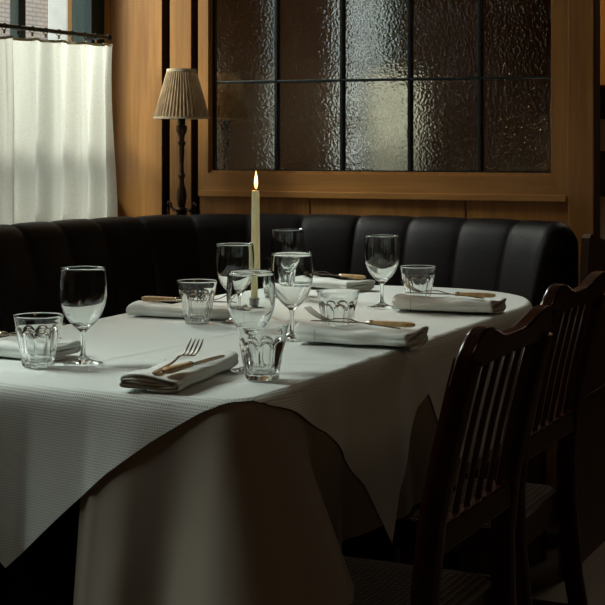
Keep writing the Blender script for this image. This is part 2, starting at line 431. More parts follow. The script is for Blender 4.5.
# things outside
o = MB().box(-15, -14.5, 8, 44, -1, 9).build('street_building', M['brick'], smooth=False)
tag(o, 'pale pink brick building across the street, seen above the curtain', 'building')
o = MB()
o.box(-3.443, -3.35, 5.30, 5.46, -.1, 3.0, bev=.008); o.box(-3.46, -3.33, 5.28, 5.48, -.1, .25)
o = o.build('exterior_pilaster', M['grey_paint'], smooth=False); tag(o, 'grey painted pilaster standing outside the curtained window', 'pilaster')
struct(MB().box(-15, XL-.3, -8, 44, -.15, -.05).build('ground', M['tile'], smooth=False))

# the next room, seen in the slit right of the oak post
o = MB().box(-2.1, -1.2, 6.25, 6.6, 1.36, 2.3, bev=.004).build('wall_cupboard', M['oak_v'], smooth=False)
tag(o, 'orange wooden wall cupboard glimpsed in the next room past the oak post', 'cupboard')
o = MB().box(-2.1, -1.2, 6.5, 6.6, .55, .91)
o.box(-2.1, -1.2, 6.5, 6.6, 1.10, 1.23)
struct(o.build('wall_tiles', M['tile'], smooth=False))

# ------------------------------------------------------------------ cafe curtains, rods and rings
def curtain(y0, y1, zt, zb, seed, label):
    rnd = random.Random(seed); vs = []; fs = []; uv = []
    ny = int((y1-y0)/.006); nz = 26
    ph = [rnd.uniform(0, 6.28) for _ in range(6)]
    for i in range(ny+1):
        y = y0+(y1-y0)*i/ny; e = (y1-y)
        for j in range(nz+1):
            t = j/nz; z = zt+(zb-zt)*t
            amp = .010+.010*min(1, t*2.5)
            x = amp*math.tanh(1.8*math.sin(2*PI*y/.125+ph[0]+.9*math.sin(y*9+ph[1]))) + .006*math.sin(2*PI*y/.05+ph[2]+t*1.5)*(1-t*.5)
            x += .012*math.sin(t*4+ph[3])*math.exp(-e/.08)
            sag = -.006*abs(math.sin(2*PI*(y-y0)/.14/2))*max(0, 1-t*6)
            yy = y - .012*t*math.exp(-e/.1)
            vs.append((XL+.085+x, yy, z+sag+(.013*max(0, 1-t*3)*((y-y0)/(y1-y0)-.2)))); uv.append((y, z))
    for i in range(ny):
        for j in range(nz):
            a = i*(nz+1)+j; fs.append((a, a+1, a+nz+2, a+nz+1))
    o = mesh('cafe_curtain', vs, fs, M['curtain'], uvs=uv)
    hv = []; hf = []
    for i in range(ny+1):
        for k in (0, 1):
            v = vs[i*(nz+1)]; hv.append((v[0]+.0012, v[1], v[2]+.001-.0085*k))
    for i in range(ny): hf.append((2*i, 2*i+1, 2*i+3, 2*i+2))
    mesh('sunlit_header', hv, hf, M['tape'], o)  # strip along the hem, its sunlit tone painted on
    tag(o, label, 'curtain', 'white cafe curtains on the street windows'); return o
curtain(WIN[0][0]-.05, 4.478, 1.4475, .868, 3, 'white linen cafe curtain hanging behind the dark banquette')
curtain(WIN[1][0]-.02, WIN[1][1]+.02, 1.4475, .868, 5, 'white linen cafe curtain seen mirrored in the bright middle panes')
RODL = ['thin black curtain rod above the white curtain at the far left', 'black curtain rod seen mirrored in the middle panes']
for n, (a, b) in enumerate(WIN):
    r = empty('curtain_rod', (XL+.085, (a+b)/2, 1.474)); tag(r, RODL[n], 'curtain rod', 'black rods over the street windows')
    e0, e1 = a-.06-(a+b)/2, (4.445 if n == 0 else b+.06)-(a+b)/2
    MB().sweep([(0, e0, 0), (0, e1, 0)], .0065, n=10).build('rod', M['iron'], r)
    for y in (e0, e1): MB().lathe([(.001, -.011), (.008, -.008), (.011, 0), (.008, .008), (.001, .011)], 12, (0, y, 0)).build('finial', M['iron'], r)
    for y in (e0+.03, e1-.012): MB().box(-.085, 0, y-.004, y+.004, -.006, .006).build('bracket', M['iron'], r, smooth=False)
    k = 0; y = e0+.05
    while y < e1-.03:
        t = MB(); pts = [(.0095*math.cos(q), .002*math.sin(q*3), .0095*math.sin(q)-.002) for q in [2*PI*i/12 for i in range(13)]]
        t.sweep([(p[0], y+p[1], p[2]) for p in pts], .0014, n=5, up=(0, 1, 0)); t.box(-.002, .002, y-.003, y+.003, -.022, -.010)
        t.build('ring', M['steel'], r); y += .072

# ------------------------------------------------------------------ banquette
PATH = [(-1.138, 4.285), (-1.2, 4.335), (-1.35, 4.40), (-1.55, 4.44), (-1.75, 4.455), (-1.95, 4.445), (-2.12, 4.40), (-2.25, 4.31), (-2.35, 4.16), (-2.41, 3.96), (-2.44, 3.7), (-2.46, 3.3), (-2.47, 2.6), (-2.47, 1.9), (-2.47, 1.2)]
def resample(P, step, closed=False):
    # Catmull-Rom then even spacing
    P = [Vector((*p, 0)) for p in P]; out = []
    n = len(P)
    for i in range(n-1):
        p0, p1, p2, p3 = P[max(i-1, 0)], P[i], P[i+1], P[min(i+2, n-1)]
        for k in range(16):
            t = k/16
            out.append(.5*((2*p1)+(-p0+p2)*t+(2*p0-5*p1+4*p2-p3)*t*t+(-p0+3*p1-3*p2+p3)*t**3))
    out.append(P[-1])
    L = [0]
    for a, b in zip(out, out[1:]): L.append(L[-1]+(b-a).length)
    m = int(round(L[-1]/step)); res = []; j = 0
    for k in range(m+1):
        s = L[-1]*k/m
        while j < len(L)-2 and L[j+1] < s: j += 1
        q = (s-L[j])/max(1e-9, L[j+1]-L[j]); res.append((s, out[j].lerp(out[j+1], min(1, q))))
    return res
rs = resample(PATH, .008)
bench = empty('banquette', (-2.0, 3.9, 0))
tag(bench, 'curved black leather banquette with vertical channels wrapping round the table end', 'banquette')
BO = Vector((-2.0, 3.9, 0))
# section: (inward offset toward the table, z); follows front face, over the top, down the back
sec = [(.115, .46), (.112, .52), (.104, .60), (.092, .68), (.076, .76), (.056, .83), (.040, .875), (.022, .902), (.000, .916), (-.022, .920), (-.045, .912), (-.060, .895), (-.065, .86), (-.066, .7), (-.066, .46)]
CH = .174
vs = []; fs = []
m = len(sec)
for i, (s, p) in enumerate(rs):
    t = (rs[min(i+1, len(rs)-1)][1]-rs[max(i-1, 0)][1]).normalized(); nrm = Vector((t.y, -t.x, 0))
    if nrm.dot(Vector((-1.45, 3.2, 0))-p) < 0: nrm = -nrm
    u = (s % CH)/CH; bul = (math.sin(PI*u))**.28
    rnd_end = min(1, (s/.03))**.5 if s < .03 else 1
    for k, (a, z) in enumerate(sec):
        w = 1 if k < 9 else max(0, 1-(k-8)/4)
        dz = -.010*(1-bul)*max(0, 1-abs(k-8)/3) - .03*(1-rnd_end)*(1 if k > 3 else 0)
        q = p+nrm*(a-.017*(1-bul)*w)
        vs.append((q.x-BO.x, q.y-BO.y, z+dz))
for i in range(len(rs)-1):
    for k in range(m-1):
        a = i*m+k; fs.append((a, a+m, a+m+1, a+1))
fs.append(tuple(range(m))); fs.append(tuple((len(rs)-1)*m+k for k in range(m-1, -1, -1)))
mb = MB(); mb.add(vs, fs); mb.build('backrest', M['leather'], bench, auto=60)
# seat cushion and plinth follow the same path
def band(a0, a1, z0, z1, name, mat, rad=.02):
    vs = []; fs = []
    secs = [(a0, z0), (a1-rad*0, z0), (a1, z0+.01), (a1, z1-rad), (a1-rad*.4, z1-rad*.3), (a1-rad, z1), (a0, z1)]
    mm = len(secs); st = rs[::6]
    for i, (s, p) in enumerate(st):
        t = (st[min(i+1, len(st)-1)][1]-st[max(i-1, 0)][1]).normalized(); nrm = Vector((t.y, -t.x, 0))
        if nrm.dot(Vector((-1.45, 3.2, 0))-p) < 0: nrm = -nrm
        # keep the inner curve from folding over in the corner
        for a, z in secs:
            q = p+nrm*a
            if a > .2:
                q.x = max(q.x, -2.47+a) if p.x < -2.1 else q.x
                q.y = min(q.y, 4.455-a) if p.y > 3.9 else q.y
            vs.append((q.x-BO.x, q.y-BO.y, z))
    for i in range(len(st)-1):
        for k in range(mm):
            k2 = (k+1) % mm; a = i*mm+k; fs.append((a, a+mm, i*mm+k2+mm, i*mm+k2))
    fs.append(tuple(range(mm))); fs.append(tuple((len(st)-1)*mm+k for k in range(mm-1, -1, -1)))
    b = MB(); b.add(vs, fs); b.build(name, mat, bench)
band(.02, .50, .36, .455, 'seat_cushion', M['leather'], .03)
band(.04, .44, .0, .357, 'plinth', M['oak_dark'], .005)
# wooden end panel
MB().prism([(4.10, 0), (4.585, 0), (4.585, .850), (4.37, .885), (4.345, .875), (4.33, .80), (4.31, .6), (4.29, .50), (4.12, .46)], lambda a, b, d: (d-BO.x, a-BO.y, b), -1.088, -1.066).build('end_panel', M['oak_mid'], bench, smooth=False)
MB().box(-1.070-BO.x, -1.064-BO.x, 4.30-BO.y, 4.585-BO.y, .44, .447).build('panel_moulding', M['oak_dark'], bench, smooth=False)
# ledge in the corner behind the banquette
ps = [(-2.735, 3.95), (-2.515, 3.95), (-2.50, 4.08), (-2.44, 4.24), (-2.34, 4.38), (-2.2, 4.48), (-2.05, 4.535), (-1.9, 4.55), (-1.9, 4.59), (-2.735, 4.59)]
o = MB().prism(ps, lambda a, b, d: (a, b, d), .84, .862).build('corner_shelf', M['oak_dark'], smooth=False)
tag(o, 'dark wooden ledge in the corner behind the banquette, under the lamp', 'shelf')

# ------------------------------------------------------------------ table lamp
lp = Vector((-2.385, 4.435, .862)); Dl = 5.02
lamp = empty('table_lamp', lp); tag(lamp, 'small turned bronze lamp with a gathered straw coloured shade, in the corner', 'lamp')
MB().lathe([(.0, 0), (.042, 0), (.045, .006), (.040, .013), (.022, .020), (.012, .032), (.010, .045), (.020, .052), (.0, .054)], 32).build('base', M['bronze'], lamp)
MB().lathe([(.0, .05), (.012, .052), (.020, .060), (.021, .066), (.010, .072), (.013, .085), (.0165, .105), (.014, .125), (.009, .142), (.0075, .160), (.011, .168), (.012, .173), (.008, .180), (.0065, .200), (.0075, .225), (.009, .245), (.008, .262), (.012, .270), (.013, .276), (.008, .283), (.010, .297), (.0165, .310), (.018, .322), (.014, .330), (.0, .332)], 24).build('stem', M['bronze'], lamp)
MB().lathe([(.0, .33), (.012, .332), (.012, .37), (.0, .372)], 16).build('bulb_socket', M['iron'], lamp)
MB().lathe([(.0, .37), (.01, .372), (.022, .395), (.026, .415), (.018, .438), (.0, .446)], 20).build('bulb', M['shade_trim'], lamp)
for sgn in (-1, 1):
    q = MB(); dx, dy = .914*sgn, -.406*sgn
    pts = [(r*dx, r*dy, z) for r, z in [(.012, .062), (.028, .066), (.042, .062), (.052, .070), (.058, .084), (.066, .088), (.073, .080), (.070, .062), (.066, .040), (.070, .015), (.074, .004)]]
    q.sweep(pts, [.0045]*5+[.004]*6, n=8)
    q.build('scroll_arm', M['bronze'], lamp)
def shade_mesh():
    vs = []; fs = []; n = 264; zz = [0, .004, .010, .03, .06, .09, .12, .140, .146, .152]
    for z in zz:
        t = z/.152; r0 = .087+(.045-.087)*t; am = .0024*(1-.35*t)
        if z < .005 or z > .145: am *= .4
        for k in range(n):
            a = 2*PI*k/n; r = r0+am*math.sin(44*a+.5*math.sin(5*a)+.4*math.sin(3*a+t*2))
            vs.append((r*math.cos(a), r*math.sin(a), .350+z+.001*math.sin(9*a)*(1-t)))
    for i in range(len(zz)-1):
        for k in range(n):
            k2 = (k+1) % n; fs.append((i*n+k, i*n+k2, (i+1)*n+k2, (i+1)*n+k))
    return vs, fs
vs, fs = shade_mesh(); sh = mesh('lamp_shade', vs, fs, M['shade'], lamp)
MB().lathe([(.0445, .497), (.0475, .497), (.0475, .506), (.0445, .506), (.0445, .497)], 48).build('shade_trim', M['shade_trim'], sh)
MB().lathe([(.0865, .349), (.0895, .349), (.089, .356), (.086, .356), (.0865, .349)], 48).build('shade_trim', M['shade_trim'], sh)
q = MB(); q.sweep([(-.045, 0, .503), (.045, 0, .503)], .0015, n=6); q.sweep([(0, -.045, .503), (0, .045, .503)], .0015, n=6); q.sweep([(0, 0, .372), (.028, 0, .42), (.022, 0, .47), (0, 0, .505)], .0012, n=6); q.build('shade_carrier', M['iron'], lamp)

# ------------------------------------------------------------------ table and cloths
TX0, TX1, TY0, TYC, TB = -1.85, -1.065, 2.18, 3.62, .45
def outline(step=.01, inset=0):
    "closed outline starting at near end left corner, running right along the near end, up the right side, round the far end, down the left"
    x0, x1, y0, yc, b = TX0+inset, TX1-inset, TY0+inset, TYC, TB-inset
    r = .045; P = []
    def arc(cx, cy, rx, ry, a0, a1, n, e=2.0):
        for k in range(n+1):
            a = a0+(a1-a0)*k/n; c, s = math.cos(a), math.sin(a)
            P.append((cx+rx*math.copysign(abs(c)**(2/e), c), cy+ry*math.copysign(abs(s)**(2/e), s)))
    arc(x0+r, y0+r, r, r, PI, 1.5*PI, 8); arc(x1-r, y0+r, r, r, 1.5*PI, 2*PI, 8)
    arc((x0+x1)/2, yc, (x1-x0)/2, b, 0, PI, 60, 2.35)
    # even resample
    Q = [Vector((*p, 0)) for p in P]; Q.append(Q[0]); L = [0]
    for a, c in zip(Q, Q[1:]): L.append(L[-1]+(c-a).length)
    m = int(L[-1]/step); out = []; j = 0
    for k in range(m):
        s = L[-1]*k/m
        while j < len(L)-2 and L[j+1] < s: j += 1
        out.append(Q[j].lerp(Q[j+1], (s-L[j])/max(1e-9, L[j+1]-L[j])))
    return out
OUT = outline()
NO = len(OUT)
NRM = []
for i in range(NO):
    t = (OUT[(i+2) % NO]-OUT[(i-2) % NO]).normalized(); NRM.append(Vector((t.y, -t.x, 0)))
# smooth the normals a little so that the corner fans out evenly
def smooth_n(k):
    res = []
    for i in range(NO):
        v = Vector((0, 0, 0))
        for d in range(-k, k+1): v += NRM[(i+d) % NO]
        res.append(v.normalized())
    return res
NS = smooth_n(5)
table = empty('dining_table', (-1.4575, 3.1, 0)); tag(table, 'long dining table with a rounded far end under white cloths', 'table')
TO = Vector((-1.4575, 3.1, 0))
pl = outline(.03, .004)
MB().prism([(p.x, p.y) for p in pl], lambda a, b, d: (a-TO.x, b-TO.y, d), .712, .742).build('tabletop', M['ply'], table, smooth=False)
for x, y in ((-1.60, 2.33), (-1.31, 2.33), (-1.62, 3.85), (-1.29, 3.85)):
    MB().sweep([(x-TO.x, y-TO.y, 0), (x-TO.x, y-TO.y, .3), (x-TO.x, y-TO.y, .712)], [.022, .027, .032], n=4, up=(0, 1, 0), sq=8).build('leg', M['mahogany'], table, smooth=False)
MB().box(-1.66-TO.x, -1.25-TO.x, 2.30-TO.y, 3.88-TO.y, .62, .712).build('apron', M['mahogany'], table, smooth=False)

# how far the cloth stands off the table edge at drop dz under perimeter point i
def bulge(p):
    if p.y < TY0+.08 and p.x < TX1-.01: return lerp_tab([(-1.45, .02), (-1.36, .03), (-1.22, .06), (-1.12, .10), (-1.07, .14)], p.x)
    if p.x > -1.2: return lerp_tab([(2.2, .135), (2.25, .15), (2.31, .12), (2.37, .04), (2.45, -.01), (2.55, -.01), (2.7, .02), (4.2, .02)], p.y)
    return .02
def stand_off(i, dz):
    p = OUT[i]
    base = .010*(1-math.exp(-dz/.010))
    q = min(1.4, dz/.30)
    o = base+bulge(p)*q**1.05
    s = i*.01
    near = 1 if (p.y < 2.6 and p.x > -1.45) else .5
    if p.y < 2.3 and p.x < -1.32: near *= .35
    o += near*q*(.011*math.sin(s*23+1.0)+.008*math.sin(s*41+.4)+.006*math.sin(s*11+2))
    return o
def cloth(name, mat, z0, extra, dropf, inside, uvrot, label, cat, creases=()):
    vs = []; fs = []; uv = []
    idx = {}
    cr, sr = math.cos(uvrot), math.sin(uvrot)
    def add(p, u, v):
        vs.append(p); uv.append((u*cr-v*sr, u*sr+v*cr)); return len(vs)-1
    # top: rings from the centre line outwards
    cx = (TX0+TX1)/2
    rings = [k/44 for k in range(44)]+[.99, 1.0]
    def spine(p): return Vector((cx, min(max(p.y, 2.6), 3.6), 0))
    def ztop(x, y):
        z = z0
        for (ax, ay, bx, by, h, w) in creases:
            d = Vector((bx-ax, by-ay)); L = d.length; d /= L; r = Vector((x-ax, y-ay)); a = r.dot(d)
            k = abs(r.x*d.y-r.y*d.x)
            if -w < a < L+w and k < w*3: z += h*math.exp(-(k/w)**2)
        z += .0010*noise.noise(Vector((x*7, y*7, z0*50)))
        return z
    rows = []
    for g in rings:
        row = []
        for i in range(NO):
            p = spine(OUT[i]).lerp(OUT[i], g)
            row.append(add((p.x, p.y, ztop(p.x, p.y)), p.x, p.y))
        rows.append(row)
    nd = 22
    for j in range(1, nd+1):
        row = []
        for i in range(NO):
            D = max(.004, dropf(i)); t = (j/nd)**1.15; dz = D*t
            so = stand_off(i, dz)+extra*(1-math.exp(-dz/.01))
            p = OUT[i]+NS[i]*so
            z = z0-dz
            if dz < .012: z = z0-dz*.8
            row.append(add((p.x, p.y, z), OUT[i].x+NRM[i].x*dz, OUT[i].y+NRM[i].y*dz))
        rows.append(row)
    for j in range(len(rows)-1):
        for i in range(NO):
            i2 = (i+1) % NO
            if j >= len(rings)-1 and not (inside(i) and inside(i2)): continue
            fs.append((rows[j][i], rows[j][i2], rows[j+1][i2], rows[j+1][i]))
    used = set(v for f in fs for v in f); mp = {}; nv = []; nu = []
    for k in range(len(vs)):
        if k in used: mp[k] = len(nv); nv.append(vs[k]); nu.append(uv[k])
    o = mesh(name, nv, [tuple(mp[v] for v in f) for f in fs], mat, uvs=nu)
    o.data.materials.clear(); o.data.materials.append(mat)
    tag(o, label, cat)
    return o
def near_end(p): return p.y < TY0+.03
def low_drop(i):
    p = OUT[i]
    if near_end(p) and p.x < TX1-.03: return lerp_tab([(-1.2, .36), (-1.10, .305)], p.x)
    if p.x > -1.2: return lerp_tab([(2.2, .298), (3.6, .298), (3.9, .25), (4.2, .2)], p.y)
    return .25
def low_in(i):
    p = OUT[i]
    return not (near_end(p) and p.x < -1.345) and not (p.x < -1.8 and p.y < 2.4)
def top_drop(i):
    p = OUT[i]
    if near_end(p):
        return lerp_tab([(-1.9, .06), (-1.80, .10), (-1.52, .235), (-1.478, .293), (-1.354, .182), (-1.289, .125), (-1.21, .068), (-1.129, .018), (-1.09, .004)], p.x)
    if p.x > -1.2:
        return lerp_tab([(2.2, .004), (2.3, .03), (2.46, .093), (2.535, .14), (2.63, .215), (2.73, .34), (2.765, .25), (2.90, .12), (2.96, .10), (3.0, .16), (3.1, .25), (3.2, .28), (3.55, .27), (3.7, .20), (3.9, .10), (4.2, .08)], p.y)
    if p.y > 3.9: return .08
    return .12
cloth('tablecloth', M['linen'], .746, 0, low_drop, low_in, 0, 'plain beige tablecloth, lower of two, falling in soft folds at the near corner', 'tablecloth')
cloth('waffle_cloth', M['waffle'], .7500, .0035, top_drop, lambda i: True, R(3), 'waffle textured white overcloth laid on top, one pointed corner hanging at left', 'tablecloth',
      creases=[(-1.85, 2.40, -1.07, 2.60, .0020, .007), (-1.85, 3.00, -1.07, 3.06, .0022, .007), (-1.50, 2.2, -1.40, 4.0, .0018, .007), (-1.60, 2.33, -1.46, 2.28, .004, .007), (-1.40, 2.62, -1.30, 2.50, .003, .006), (-1.20, 2.62, -1.07, 2.70, .003, .006), (-1.30, 3.30, -1.07, 3.20, .002, .006)])
TZ = .7525

# ------------------------------------------------------------------ wine glasses
def wine_glass():
    r = empty('wine_glass')
    MB().lathe([(.0, .0004), (.020, .0006), (.0345, .0), (.0352, .0009), (.034, .0018), (.022, .0042), (.011, .0085), (.0055, .0135)], 56).build('foot', M['glass'], r, auto=0)
    MB().lathe([(.0055, .0135), (.0042, .020), (.0038, .035), (.0042, .048), (.0058, .056)], 32).build('stem', M['glass'], r, auto=0)
    outer = [(.0058, .056), (.010, .0605), (.0185, .068), (.027, .078), (.0345, .091), (.0395, .106), (.0415, .120), (.0418, .134), (.0410, .150), (.0397, .1675)]
    inner = [(.0390, .1685), (.0383, .1675), (.0397, .150), (.0405, .134), (.0402, .120), (.0382, .106), (.0330, .0925), (.0250, .080), (.0160, .0708), (.008, .0670), (.0, .0660)]
    def dens(p):
        o = []
        for i in range(len(p)-1):
            p0, p1, p2, p3 = p[max(i-1, 0)], p[i], p[i+1], p[min(i+2, len(p)-1)]
            for k in range(3):
                t = k/3
                o.append(tuple(.5*((2*p1[c])+(-p0[c]+p2[c])*t+(2*p0[c]-5*p1[c]+4*p2[c]-p3[c])*t*t+(-p0[c]+3*p1[c]-3*p2[c]+p3[c])*t**3) for c in (0, 1)))
        o.append(p[-1]); return o
    MB().lathe(dens(outer)+dens(inner), 64).build('bowl', M['glass'], r, auto=0)
    return r
def tumbler():
    nf = 9; n = nf*14; H_ = .0895
    prof = [(.0, .0), (.018, .0), (.0262, .0006), (.0282, .003), (.0290, .008), (.0308, .018), (.0328, .028), (.0346, .038), (.0362, .047), (.0376, .054), (.0388, .060), (.0392, .065), (.0396, .070), (.0408, .077), (.0424, .084), (.0434, .088)]
    inner = [(.0433, .0893), (.0424, .0892), (.0414, .086), (.0394, .077), (.0380, .069), (.0372, .062), (.0355, .053), (.0325, .038), (.0292, .022), (.0268, .013), (.022, .0095), (.0, .0085)]
    dense = []
    for i in range(len(prof)-1):
        k = 1 if i < 3 else 4
        for q in range(k): dense.append(tuple(prof[i][c]+(prof[i+1][c]-prof[i][c])*q/k for c in (0, 1)))
    dense.append(prof[-1])
    vs = []; fs = []; allp = [(p, 1) for p in dense]+[(p, 0) for p in inner]
    for (r, z), outerf in allp:
        for k in range(n):
            a = 2*PI*k/n; rr = r
            if outerf and .002 < z:
                u = ((a*nf/(2*PI)) % 1)*2-1
                zarch = .0655-.013*u*u*u*u-.004*u*u
                b = min(1, max(0, (zarch-z)/.0035))
                poly = math.cos(PI/nf)/math.cos(u*PI/nf)
                low = min(1, (z-.002)/.006)
                rr = r*(1-b*low)+r*poly*1.012*b*low
                # a rib stands proud between facets at the shoulder
                rr += .0007*b*low*abs(u)**6 - .0012*b*low
            vs.append((rr*math.cos(a), rr*math.sin(a), z))
    for i in range(len(allp)-1):
        for k in range(n):
            k2 = (k+1) % n; fs.append((i*n+k, i*n+k2, (i+1)*n+k2, (i+1)*n+k))
    m_ = MB(); m_.add(vs, fs); return m_.build('tumbler', M['glass'], auto=40)
G = [(83, 363.5, 'tall stemmed wine glass at far left, standing beside the leftmost tumbler'),
     (235, 322, 'stemmed wine glass just left of the candle, behind the napkin at the left rear'),
     (251, 370.5, 'stemmed wine glass in front of the candle, its bowl overlapping the candle foot'),
     (292, 338.5, 'stemmed wine glass just right of the candle, in the middle of the table'),
     (288, 297, 'farthest stemmed wine glass, small behind the middle one near the banquette'),
     (382, 307.5, 'stemmed wine glass on the right, standing alone before the banquette')]
g0 = wine_glass()
for i, (x, y, lab) in enumerate(G):
    o = g0 if i == 0 else copy_tree(g0)
    p = at(x, y, TZ); o.location = p; o.rotation_euler.z = i*1.1; tag(o, lab, 'wine glass', 'wine glasses on the white table')
T = [(38.5, 366.5, 'faceted tumbler at far left, in front of a folded napkin'),
     (197, 322, 'faceted tumbler at the left rear, in front of the napkin near the banquette'),
     (262.5, 379, 'nearest faceted tumbler, front centre beside the napkin with fork and knife'),
     (282.5, 293.5, 'farthest faceted tumbler, mostly hidden behind the wine glasses by the candle'),
     (338, 335, 'faceted tumbler behind the nearer napkin on the right'),
     (418, 303.5, 'faceted tumbler behind the farther napkin on the right, before the banquette')]
t0 = tumbler()
for i, (x, y, lab) in enumerate(T):
    o = t0 if i == 0 else copy_tree(t0)
    p = at(x, y, TZ); o.location = p; o.rotation_euler.z = i*.29+.2; tag(o, lab, 'tumbler', 'faceted tumblers on the white table')

# ------------------------------------------------------------------ candle
cp = at(255.6, 314, TZ)
h = empty('candle_holder', cp); tag(h, 'small pewter candle holder standing in the middle of the table', 'candle holder')
MB().lathe([(.0, 0), (.030, 0), (.032, .002), (.030, .004), (.014, .006), (.010, .010), (.0, .011)], 32).build('foot_disc', M['pewter'], h)
MB().lathe([(.0, .009), (.010, .010), (.014, .018), (.0155, .034), (.0168, .036), (.0165, .037), (.0125, .036), (.0118, .018), (.0, .018)], 32).build('cup', M['pewter'], h)
c = empty('candle', cp+Vector((0, 0, .0185))); c.scale = (1, 1, .984); tag(c, 'lit ivory taper candle with a small orange flame in the pewter holder', 'candle')
MB().lathe([(.0, 0), (.0104, 0), (.0106, .01), (.0100, .10), (.0093, .18), (.0088, .255), (.0078, .264), (.005, .2645), (.0, .262)], 28).build('taper', M['wax'], c)
MB().sweep([(0, 0, .262), (.0005, 0, .268), (.0015, 0, .273)], .0008, n=6).build('wick', M['char'], c)
fl = MB().lathe([(.0, .0), (.0022, .003), (.0038, .008), (.0044, .014), (.0038, .022), (.0024, .031), (.0010, .039), (.0, .044)], 20).build('flame', M['flame'], c); fl.location = (.001, 0, .267)
pl_ = bpy.data.lights.new('candle_light', 'POINT'); pl_.energy = .7; pl_.color = (1, .55, .22); pl_.shadow_soft_size = .006
po = bpy.data.objects.new('candle_light', pl_); col.objects.link(po); po.location = cp+Vector((0, 0, .31))

# ------------------------------------------------------------------ napkins and cutlery
def napkin(L=.245, W=.105, hh=.0125, seed=0):
    rnd = random.Random(seed); vs = []; fs = []; uv = []
    r = empty('folded_napkin')
    n = 110; turns = 2.35; th = .0044; nx = 30
    cen = []
    for k in range(n+1):
        ph = -PI*.5+2*PI*turns*k/n; sh = .0052*k/n*turns
        a, b = W/2-sh*1.2, hh-.001-sh
        c_, s_ = math.cos(ph), math.sin(ph); e = 5.5
        q = (abs(c_)**e+abs(s_)**e)**(-1/e)
        cen.append(Vector((a*c_*q, b*s_*q)))
    out = []
    for k in range(n+1):
        t = (cen[min(k+1, n)]-cen[max(k-1, 0)]).normalized(); nn = Vector((t.y, -t.x)); out.append((cen[k]+nn*th/2, cen[k]-nn*th/2))
    prof = [o[0] for o in out]+[o[1] for o in reversed(out)]; m_ = len(prof); sl = 0
    s1, s2, s3 = rnd.uniform(0, 6), rnd.uniform(0, 6), rnd.uniform(0, 6)
    for i in range(nx+1):
        x = -L/2+L*i/nx; u = i/nx
        for k, p in enumerate(prof):
            y, z = p.x, p.y
            top = (z+hh)/(2*hh)
            yy = y+.0038*math.sin(u*7+s1)*top+.0020*math.sin(u*15+s2)-.0012*math.exp(-((top-.5)/.07)**2)*(1 if y < 0 else -1)*-1
            zz = (z+hh)*(1-.10*math.exp(-((u-.5)/.4)**2)+.05*math.sin(u*9+s3+y*30))+.0006
            zz *= 1+.09*math.sin(y/W*5+s2+u*3)*top+.035*math.sin(u*21+y*60+s3)*top
            xx = x+(.007*(y/W)*(1 if u > .5 else -1)*abs(2*u-1)+.003*math.sin(k*.35+s1)*max(0, abs(2*u-1)-.8)*5)
            vs.append((xx, yy, zz)); uv.append((x, k*.0012))
    for i in range(nx):
        for k in range(m_):
            k2 = (k+1) % m_; fs.append((i*m_+k, i*m_+k2, (i+1)*m_+k2, (i+1)*m_+k))
    for b, rev in ((0, True), (nx*m_, False)):
        h_ = m_//2
        for k in range(h_-1):
            f = (b+k, b+k+1, b+m_-2-k, b+m_-1-k); fs.append(tuple(reversed(f)) if rev else f)
    mesh('linen', vs, fs, M['napkin'], r, uvs=uv)
    # drawn-thread hem near one end
    q = MB(); k = 0
    for y, z0_, z1_ in [(-W/2-.0012, .003, hh*2-.004)]:
        z = z0_
        while z < z1_: q.box(-.072, -.0712, y-.0002, y+.0012, z, z+.0012); z += .0023
    q.build('hem_stitching', M['char'], r, smooth=False)
    return r
def fork():
    r = empty('fork')
    n = 26; pts = []; wa = []; ta = []
    for k in range(n+1):
        x = .095-.143*k/n        # handle end at +x
        pts.append((x, 0, .0015+.004*math.exp(-((x+.02)/.02)**2)))
        wa.append(lerp_tab([(-.048, .006), (-.04, .0045), (-.03, .0033), (.0, .0026), (.05, .0045), (.085, .0068), (.093, .0055), (.095, .003)], x)); ta.append(.0011)
    MB().sweep(pts, wa, ta, n=10).build('handle', M['steel'], r)
    b = MB(); P = []; W_ = []
    for k in range(9):
        t = k/8; P.append((-.044-.022*t, 0, .0022-.0040*math.sin(t*PI*.6))); W_.append(lerp_tab([(0, .0055), (.3, .0095), (.6, .0118), (1, .0122)], t))
    b.sweep(P, W_, .0009, n=12); b.build('fork_head', M['steel'], r)
    for j in range(4):
        y = -.0104+.00693*j; P = []
        for k in range(9):
            t = k/8; P.append((-.064-.044*t, y*(1+.06*math.sin(t*3)), -.0015+.002*t+.017*t**1.7))
        MB().sweep(P, [.0018]*6+[.0016, .0013, .0006], .0009, n=6).build('tine', M['steel'], r)
    return r
def knife():
    r = empty('table_knife')
    P = [(.100-.085*k/10, 0, .0055) for k in range(11)]
    MB().sweep(P, [.0035, .0078, .0085, .0085, .0082, .0080, .0077, .0074, .0070, .0066, .0062], [.003, .0052, .0055, .0055, .0053, .0052, .005, .005, .0048, .0046, .0044], n=12, sq=3).build('handle', M['bone'], r)
    MB().sweep([(.016, 0, .0055), (.010, 0, .0055), (.006, 0, .0055), (.002, 0, .005)], [.0066, .0068, .0050, .0045], [.0048, .005, .0042, .003], n=12).build('ferrule', M['steel'], r)
    b = MB(); o_ = []
    top = [(.003, .005), (-.03, .0082), (-.075, .0088), (-.100, .0078), (-.113, .003), (-.116, -.002)]
    bot = [(-.110, -.0055), (-.085, -.0078), (-.03, -.0070), (.003, -.004)]
    b.prism(top+bot, lambda a, c_, d: (a, c_, d+.0035-.012*max(0, -a-.0)*.12), .0, .0014); b.build('blade', M['steel'], r, smooth=False)
    return r
def chair_dummy(): pass
